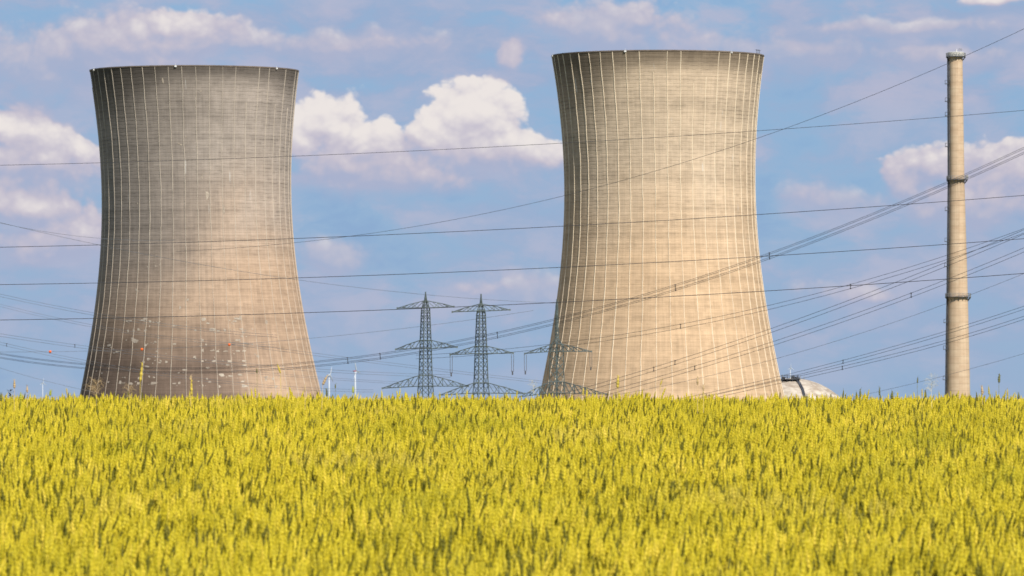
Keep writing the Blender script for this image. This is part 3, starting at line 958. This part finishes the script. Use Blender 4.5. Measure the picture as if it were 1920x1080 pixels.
for i, (x, lab) in enumerate([(94, 'orange marker ball in open sky left of the grey tower'),
                              (266, 'orange marker ball before the dark left part of the grey tower'),
                              (430, 'orange marker ball before the right half of the grey tower')]):
    k_ = (x - 960) / F
    q = min(M_pts, key=lambda p: abs(p.x / p.y - k_))
    j = M_pts.index(q); nb = M_pts[min(j + 1, len(M_pts) - 1)] if q.x / q.y < k_ else M_pts[max(j - 1, 0)]
    f_ = (k_ - q.x / q.y) / (nb.x / nb.y - q.x / q.y)
    q = q.lerp(nb, f_)
    mb = MB()
    mb.lathe([(.02, -.42), (.2, -.37), (.36, -.2), (.42, -.03), (.45, 0), (.42, .03), (.36, .2), (.2, .37), (.02, .42)], 16, cap=True)
    o = mb.build('marker_ball', M_ORANGE, None, True)
    o.location = q
    tag(o, lab, 'marker ball', 'orange aerial marker balls')

# ------------------------------------------------------------------ wind turbines far behind
def turbine(px, hub, dist, blade_px, yaw, rot, label, nac=M_TURBINE, ground=GROUND):
    s = dist / F
    tw = min(1, blade_px / 18)
    c = at(px, hub, dist)
    root = empty('wind_turbine', (c.x, dist, ground), label, 'wind turbine', 'distant wind turbines')
    h = c.z - ground
    MB().lathe([(2.6 * s * tw, 0), (2.1 * s * tw, h * .6), (1.4 * s * tw, h - .6 * s)], 14, cap=True).build('tower', M_TURBINE, root, True)
    R = Matrix.Rotation(yaw, 3, 'Z')
    nb = MB()
    nb.tube([R @ Vector((0, -3 * s, 0)) + Vector((0, 0, h)), R @ Vector((0, -1.5 * s, 0)) + Vector((0, 0, h)), R @ Vector((0, 3.4 * s, 0)) + Vector((0, 0, h))], [1.0 * s * tw, 1.7 * s * tw, 1.4 * s * tw], 8)
    nb.build('nacelle', nac, root, True)
    for q in range(3):
        a = rot + q * 2 * math.pi / 3
        d = Vector((math.sin(a), 0, math.cos(a)))
        bb = MB(); hubp = Vector((0, -2.6 * s, 0))
        L = blade_px * s
        bb.tube([R @ (hubp + d * (L * t)) + Vector((0, 0, h)) for t in (0, .15, .6, 1)], [.7 * s * tw, 1.15 * s * tw, .8 * s * tw, .25 * s * tw], 6)
        bb.build('blade', M_TURBINE, root, True)


turbine(666, 696, 9000, 19, 1.15, -.35, 'wind turbine with red nacelle, right of the grey tower foot', M_RED)
turbine(617, 703, 10500, 17, 1.1, .35, 'paler wind turbine standing close against the grey tower edge')
turbine(80, 718, 13000, 9, .5, .1, 'tiny wind turbine in the gap left of the grey tower')
turbine(1482, 690, 11000, 9, .3, .02, 'wind turbine whose blade shows above the white dome')

# ------------------------------------------------------------------ wheat
def wheat_mat(name, stem=False):
    m, k, p, o = new_mat(name)
    oi = k.n('ShaderNodeObjectInfo')
    at_ = k.n('ShaderNodeAttribute', attribute_type='GEOMETRY', attribute_name='tone')
    geo = k.n('ShaderNodeNewGeometry')
    patch = k.noise(k.vm('MULTIPLY', geo.outputs['Position'], (.9, .28, 0)), 1, 5, .6)
    r = k.m('ADD', k.m('MULTIPLY', oi.outputs['Random'], .35), k.m('MULTIPLY', at_.outputs['Fac'], .45))
    r = k.m('ADD', r, k.m('MULTIPLY', k.ss(patch, .3, .7), .35))
    if stem:
        c = k.mix(k.ss(r, .2, .9), STEM[0], STEM[1])
    else:
        c = k.mix(k.ss(r, .1, .6), EAR[0], EAR[1])
        c = k.mix(k.ss(r, .62, 1.05), c, EAR[2])
        wide = k.noise(k.vm('MULTIPLY', geo.outputs['Position'], (.55, .16, 0)), 1, 4, .55)
        c = k.mix(k.ss(wide, .55, .78, 0, .6), c, (.52, .40, .10))
        c = k.mix(k.ss(wide, .46, .26, 0, .55), c, (.34, .315, .013))
        c = k.mix(k.m('LESS_THAN', k.m('FRACT', k.m('MULTIPLY_ADD', at_.outputs['Fac'], 7.3, k.m('MULTIPLY', oi.outputs['Random'], 5.1))), .16), c, (.13, .12, .006))  # some darker ears: greener ones, and shade put into the colour
    k.put(p.inputs['Base Color'], c)
    p.inputs['Roughness'].default_value = .6
    tr = k.n('ShaderNodeBsdfTranslucent'); k.put(tr.inputs[0], c)
    mx = k.n('ShaderNodeMixShader'); mx.inputs[0].default_value = .08
    k.t.links.new(p.outputs[0], mx.inputs[1]); k.t.links.new(tr.outputs[0], mx.inputs[2]); k.t.links.new(mx.outputs[0], o.inputs[0])
    return m


EAR = ((.33, .28, .011), (.58, .468, .020), (.73, .56, .052))
STEM = ((.055, .052, .004), (.19, .155, .010))
M_EAR = wheat_mat('wheat_ear'); M_STEMS = wheat_mat('wheat_straw', True)


def stalk(rnd, V, Fc, fm, tone, ox, oy, H, lean, az, ear_len, ear_r, t):
    """one wheat plant: straw, knobbly ear, now and then a blade"""
    def curve(f):
        b = lean * f ** 2.2
        return Vector((ox + math.cos(az) * b * H, oy + math.sin(az) * b * H, H * f * (1 - .18 * lean * f)))
    def ringtube(pts, rad, n, mi, tn):
        base = len(V)
        for i, pnt in enumerate(pts):
            d = (pts[min(i + 1, len(pts) - 1)] - pts[max(0, i - 1)]).normalized()
            sx = d.cross(Vector((.3, .95, .1))).normalized(); sy = sx.cross(d)
            for j in range(n):
                a = 2 * math.pi * (j + .5 * (i % 2)) / n
                V.append(pnt + (sx * math.cos(a) + sy * math.sin(a)) * rad[i]); tone.append(tn)
        for i in range(len(pts) - 1):
            for j in range(n):
                a = base + i * n + j; b = base + i * n + (j + 1) % n
                Fc.append((a, b, b + n, a + n)); fm.append(mi)
    ringtube([curve(f) for f in (.25, .6, .85, 1.0)], [.0022, .002, .0017, .0015], 3, 1, t * .8)
    tip = curve(1.0); d = (curve(1.0) - curve(.95)).normalized()
    n = 9; pts = []; rad = []
    for i in range(n):
        f = i / (n - 1)
        bend = Vector((math.cos(az), math.sin(az), 0)) * (lean * .35 * f * f * ear_len)
        pts.append(tip + d * (ear_len * f) + bend)
        env = min(1, .45 + f * 4) * (1 - f ** 3 * .75)
        rad.append(ear_r * env * (1.12 if i % 2 else .88))
    rad[-1] *= .5
    ringtube(pts, rad, 5, 0, t)
    # a few short awns
    for q in range(5):
        f = rnd.uniform(.3, 1.0); a = rnd.uniform(0, 6.28)
        b0 = tip + d * (ear_len * f)
        e = b0 + d * rnd.uniform(.015, .035) + Vector((math.cos(a), math.sin(a), 0)) * rnd.uniform(.006, .014)
        sd = Vector((math.sin(a), -math.cos(a), 0)) * .0012
        base = len(V); V.extend([b0 - sd, b0 + sd, e]); tone.extend([t] * 3); Fc.append((base, base + 1, base + 2)); fm.append(0)
    if rnd.random() < .4:
        a = rnd.uniform(0, 6.28); f0 = rnd.uniform(.5, .82)
        p0 = curve(f0); L = rnd.uniform(.12, .22); hw = rnd.uniform(.003, .006)
        out = Vector((math.cos(a), math.sin(a), 0)); sd = Vector((-out.y, out.x, 0)) * hw
        base = len(V); up_ = rnd.uniform(.55, .95)
        for i in range(5):
            f = i / 4
            c = p0 + out * (L * f * .55) + Vector((0, 0, L * (up_ * f - .75 * f * f)))
            w = (1 - f ** 2)
            V.extend([c - sd * w, c + sd * w]); tone.extend([t * .7] * 2)
        for i in range(4):
            q = base + i * 2
            Fc.append((q, q + 1, q + 3, q + 2)); fm.append(1)


def build_wheat():
    src = bpy.data.collections.new('wheat_tufts')
    rnd = random.Random(4)
    for vi in range(10):
        V, Fc, fm, tone = [], [], [], []
        for q in range(6):
            a = rnd.uniform(0, 6.28); rr = .085 * math.sqrt(rnd.random())
            H = CROP - .135 + rnd.gauss(0, .040)
            stalk(rnd, V, Fc, fm, tone, rr * math.cos(a), rr * math.sin(a), H, abs(rnd.gauss(0, .085)) + .02, rnd.gauss(0, 1.7),
                  rnd.uniform(.066, .098), rnd.uniform(.0064, .0090), rnd.random())
        me = bpy.data.meshes.new('wheat_tuft')
        me.from_pydata([tuple(v) for v in V], [], Fc)
        me.materials.append(M_EAR); me.materials.append(M_STEMS)
        me.polygons.foreach_set('material_index', fm)
        at_ = me.attributes.new('tone', 'FLOAT', 'POINT'); at_.data.foreach_set('value', tone)
        o = bpy.data.objects.new('wheat_tuft', me)
        src.objects.link(o)
    rs = np.random.RandomState(7)
    pts = []
    for d in np.arange(15.0, 92.0, 1.0):
        hw = .083 * d + 4.5
        dens = 60 if d < 72 else 40
        n = int(2 * hw * dens)
        x = rs.uniform(-hw, hw, n); y = d + rs.uniform(0, 1, n)
        pts.append(np.stack([x, y], 1))
    pts = np.concatenate(pts)
    # gentle unevenness of the stand: waves of taller and shorter straw
    wx, wy = pts[:, 0], pts[:, 1]
    wave = np.zeros(len(pts))
    for i in range(14):
        kx = rs.uniform(-6, 6); ky = rs.uniform(-2.2, 2.2); ph = rs.uniform(0, 6.28)
        wave += np.sin(kx * wx + ky * wy + ph)
    wave = wave / 14 ** .5
    gap = rs.rand(len(pts)) < np.clip(.06 - .09 * wave, 0, .4)
    pts = pts[~gap]; wave = wave[~gap]
    z = np.interp(pts[:, 1], _rd, _rz) - CROP
    me = bpy.data.meshes.new('wheat_crop')
    me.vertices.add(len(pts))
    me.vertices.foreach_set('co', np.column_stack([pts, z]).astype(np.float32).ravel())
    a = me.attributes.new('scl', 'FLOAT', 'POINT'); a.data.foreach_set('value', (1 + wave * .026 + rs.normal(0, .038, len(pts))).astype(np.float32))
    rot = np.column_stack([rs.normal(0, .05, len(pts)), rs.normal(.02, .05, len(pts)), rs.normal(0, .7, len(pts))]).astype(np.float32)
    a = me.attributes.new('rot', 'FLOAT_VECTOR', 'POINT'); a.data.foreach_set('vector', rot.ravel())
    a = me.attributes.new('idx', 'INT', 'POINT'); a.data.foreach_set('value', rs.randint(0, 10, len(pts)).astype(np.int32))
    o = bpy.data.objects.new('wheat_crop', me)
    COL.objects.link(o)
    tag(o, 'dense stand of ripening yellow wheat filling the foreground', 'wheat', None, 'stuff')
    ng = bpy.data.node_groups.new('wheat_scatter', 'GeometryNodeTree')
    ng.interface.new_socket('Geometry', in_out='INPUT', socket_type='NodeSocketGeometry')
    ng.interface.new_socket('Geometry', in_out='OUTPUT', socket_type='NodeSocketGeometry')
    N = ng.nodes.new; L = ng.links.new
    gi, go = N('NodeGroupInput'), N('NodeGroupOutput')
    iop = N('GeometryNodeInstanceOnPoints')
    ci = N('GeometryNodeCollectionInfo'); ci.inputs[0].default_value = src; ci.inputs[1].default_value = True; ci.inputs[2].default_value = True
    L(gi.outputs[0], iop.inputs['Points']); L(ci.outputs[0], iop.inputs['Instance'])
    iop.inputs['Pick Instance'].default_value = True
    def named(nm, ty):
        nd = N('GeometryNodeInputNamedAttribute'); nd.data_type = ty; nd.inputs[0].default_value = nm
        return nd.outputs[0]
    L(named('idx', 'INT'), iop.inputs['Instance Index'])
    L(named('scl', 'FLOAT'), iop.inputs['Scale'])
    er = N('FunctionNodeEulerToRotation'); L(named('rot', 'FLOAT_VECTOR'), er.inputs[0]); L(er.outputs[0], iop.inputs['Rotation'])
    L(iop.outputs[0], go.inputs[0])
    md = o.modifiers.new('scatter', 'NODES'); md.node_group = ng
    print('wheat tufts', len(pts))


build_wheat()

# ------------------------------------------------------------------ stray grasses standing above the wheat
M_G_YEL = simple_mat('grass_yellow', (.50, .38, .06), .7, 0, .2, 30)
M_G_TAN = simple_mat('grass_tan', (.46, .33, .17), .7, 0, .2, 30)
M_G_DARK = simple_mat('grass_dark', (.13, .13, .035), .7, 0, .2, 30)
M_G_GREEN = simple_mat('grass_green', (.36, .38, .04), .7, 0, .2, 30)
M_G_PALE = simple_mat('grass_pale', (.62, .56, .36), .7, 0, .2, 30)


def grass(px, ytop, ybot, d, w, mat, tilt, label):
    """a stalk rooted in the field whose seed head spans photo rows ytop..ybot at distance d"""
    rnd = random.Random(int(px))
    a = at(px + tilt, ytop, d); b = at(px, ybot, d)
    root_z = ground_z(b.x, d)
    root = empty('grass_stalk', (b.x - (a.x - b.x) * .6, d, root_z), label, 'grass', 'stray grass stalks above the wheat')
    o = root.location.copy()
    B = b - o; A = a - o
    st = MB(); st.tube([(0, 0, 0), B * .5 + Vector(((B.x) * -.15, 0, 0)), B], [.0028, .0022, .0016], 5)
    st.build('stem', mat, root, True)
    r = w / 2 * d / F
    hd = MB(); n = 9
    ps, rd = [], []
    for i in range(n):
        f = i / (n - 1)
        ps.append(B.lerp(A, f)); rd.append(r * min(1, .35 + 3.5 * f) * (1 - f ** 2 * .8) * (1.2 if i % 2 else .8))
    hd.tube(ps, rd, 6)
    for i in range(10):
        f = rnd.random(); q = B.lerp(A, f); an = rnd.uniform(0, 6.28)
        e = q + (A - B).normalized() * .012 + Vector((math.cos(an), math.sin(an), .3)) * r * 1.6
        hd.tube([q, e], [.0016, .0005], 3)
    hd.build('seed_head', mat, root)


for g in [
    (263, 679, 716, 58, 6, M_G_YEL, 4, 'tall yellow seed head before the dark foot of the grey tower'),
    (359, 711, 742, 58, 5, M_G_YEL, 0, 'yellow seed head at the middle of the grey tower foot'),
    (357, 704, 713, 58, 5, M_G_TAN, 1, 'short brown seed head just above the yellow one'),
    (526, 700, 683, 58, 4, M_G_YEL, -6, 'slanting yellow awn before the right part of the grey tower'),
    (605, 722, 703, 58, 5, M_G_TAN, 9, 'tan seed head leaning right at the right edge of the grey tower'),
    (613, 728, 743, 58, 4, M_G_DARK, -1, 'dark seed head right below the paler wind turbine'),
    (629, 720, 728, 58, 2.5, M_G_DARK, 0, 'small dark seed head between the two wind turbines'),
    (572, 721, 735, 58, 2.5, M_G_TAN, 0, 'thin brown seed head inside the right edge of the grey tower'),
    (662, 724, 737, 58, 4, M_G_GREEN, 0, 'green seed head at the foot of the turbine with red nacelle'),
    (27, 712, 728, 58, 5, M_G_TAN, 0, 'tan seed head in open sky at the far left'),
    (51, 724, 736, 58, 4, M_G_TAN, 0, 'tan seed head just left of the tiny wind turbine'),
    (94, 731, 742, 58, 5, M_G_GREEN, 1, 'green seed head just right of the tiny wind turbine'),
    (126, 728, 740, 58, 3, M_G_YEL, -1, 'thin yellow seed head in the gap left of the grey tower'),
    (39, 735, 750, 58, 5, M_G_GREEN, 0, 'green ear topping the wheat at the far left'),
    (1158, 703, 728, 58, 6, M_G_YEL, 1, 'yellow seed head left on the tan tower foot'),
    (1238, 722, 712, 58, 3, M_G_YEL, 4, 'slanting yellow awn on the middle of the tan tower foot'),
    (1308, 705, 722, 58, 4, M_G_TAN, 0, 'upper of two tan seed heads right of the tan tower middle'),
    (1319, 721, 732, 58, 4, M_G_TAN, 0, 'lower of two tan seed heads right of the tan tower middle'),
    (1093, 727, 742, 58, 4, M_G_YEL, 1, 'yellow seed head below the right arm of the rightmost pylon'),
    (1613, 729, 744, 60, 4, M_G_DARK, 0, 'dark ear just right of the white dome'),
    (1649, 725, 741, 58, 3, M_G_DARK, 0, 'slim brown seed head midway between dome and chimney'),
    (1672, 733, 748, 60, 6, M_G_DARK, 1, 'broad dark ear midway between dome and chimney'),
    (1720, 718, 707, 58, 2.5, M_G_DARK, 1, 'high thin dark awn left of the pale feathery plume'),
    (1729, 730, 744, 58, 3, M_G_YEL, 0, 'thin yellow ear directly below the pale feathery plume'),
    (1736, 731, 745, 60, 4, M_G_DARK, -1, 'dark leaning ear directly below the pale feathery plume'),
    (1842, 722, 740, 58, 5, M_G_TAN, -1, 'tan seed head close right of the chimney foot'),
    (1873, 700, 718, 58, 5, M_G_DARK, 1, 'dark spindle seed head high in the sky right of the chimney'),
    (1889, 729, 742, 58, 3, M_G_YEL, 0, 'thin yellow seed head below the dark spindle one'),
    (1910, 737, 748, 60, 5, M_G_DARK, 0, 'dark ear at the right edge of the picture'),
    (1513, 738, 774, 58, 4, M_G_DARK, 0, 'dark upright stalk in the wheat below the white dome'),
    (2, 737, 752, 58, 6, M_G_DARK, 0, 'dark green ear at the very left edge'),
    (1558, 739, 745, 60, 3, M_G_DARK, 0, 'short dark ear at the right slope of the white dome'),
    (482, 690, 700, 58, 2.5, M_G_DARK, -1, 'small dark awn low on the right half of the grey tower'),
]:
    x, yt, yb_, d, w, mt, tl, lab = g
    if yb_ < yt: yt, yb_ = yb_, yt
    grass(x, yt, yb_, d, w, mt, tl, lab)


def plume(px, py, d, w, h, mat, label, n=70, thick=.0007):
    rnd = random.Random(px)
    c = at(px, py, d); root_z = ground_z(c.x, d)
    root = empty('feathery_grass', (c.x, d, root_z), label, 'grass', 'feathery grass plumes')
    s = d / F
    top = c.z - root_z
    MB().tube([(0, 0, 0), (.01, 0, top * .6), (0, 0, top)], [.002, .0016, .001], 5).build('stem', mat, root, True)
    hb = MB()
    for i in range(n):
        f = rnd.uniform(-.5, .45)
        p0 = Vector((0, 0, top + f * h * s))
        a = rnd.uniform(0, 6.28)
        L = w * s * .5 * rnd.uniform(.5, 1.1) * (1 - abs(f) * .9)
        p1 = p0 + Vector((math.cos(a) * L, math.sin(a) * L, L * rnd.uniform(.3, 1.0)))
        p2 = p1 + Vector((math.cos(a) * L * .3, math.sin(a) * L * .3, -L * rnd.uniform(0, .4)))
        hb.tube([p0, p1, p2], [thick, thick, thick * .6], 3, False)
        hb.tube([p2, p2 + Vector((0, 0, -.006))], [.0016, .0006], 4)
    hb.build('plume', mat, root)


plume(1746, 718, 60, 26, 34, M_G_PALE, 'pale feathery grass plume in the sky left of the chimney foot', 60, .0005)
plume(180, 728, 60, 36, 30, M_G_TAN, 'tan feathery grass tuft before the left edge of the grey tower', 80, .0008)
plume(242, 735, 60, 22, 26, M_G_TAN, 'small tan feathery tuft right of the larger one at the grey tower', 60, .0007)
plume(1000, 725, 60, 20, 26, M_G_PALE, 'thin pale plume left of the rightmost pylon mast', 40, .0005)


def weed(px, py, d, label):
    rnd = random.Random(3)
    c = at(px, py, d); rz = ground_z(c.x, d)
    root = empty('leafy_weed', (c.x, d, rz), label, 'weed')
    top = c.z - rz
    MB().tube([(0, 0, 0), (.01, .01, top * .6), (0, 0, top)], [.004, .003, .0015], 5).build('stem', M_G_DARK, root, True)
    lf = MB()
    for i in range(16):
        z = top - rnd.uniform(0, .09); a = rnd.uniform(0, 6.28); L = rnd.uniform(.03, .06)
        o_ = Vector((math.cos(a), math.sin(a), .5)); sd = Vector((-math.sin(a), math.cos(a), 0)) * .008
        b = len(lf.v); p0 = Vector((0, 0, z))
        lf.v.extend([p0, p0 + o_ * L * .5 + sd, p0 + o_ * L, p0 + o_ * L * .5 - sd]); lf.f.append((b, b + 1, b + 2, b + 3))
    lf.build('leaves', M_WEED, root)


M_WEED = simple_mat('weed_leaf', (.05, .07, .06), .6, 0, .2, 20)
weed(20, 733, 62, 'small dark leafy weed at the far left rim of the wheat')
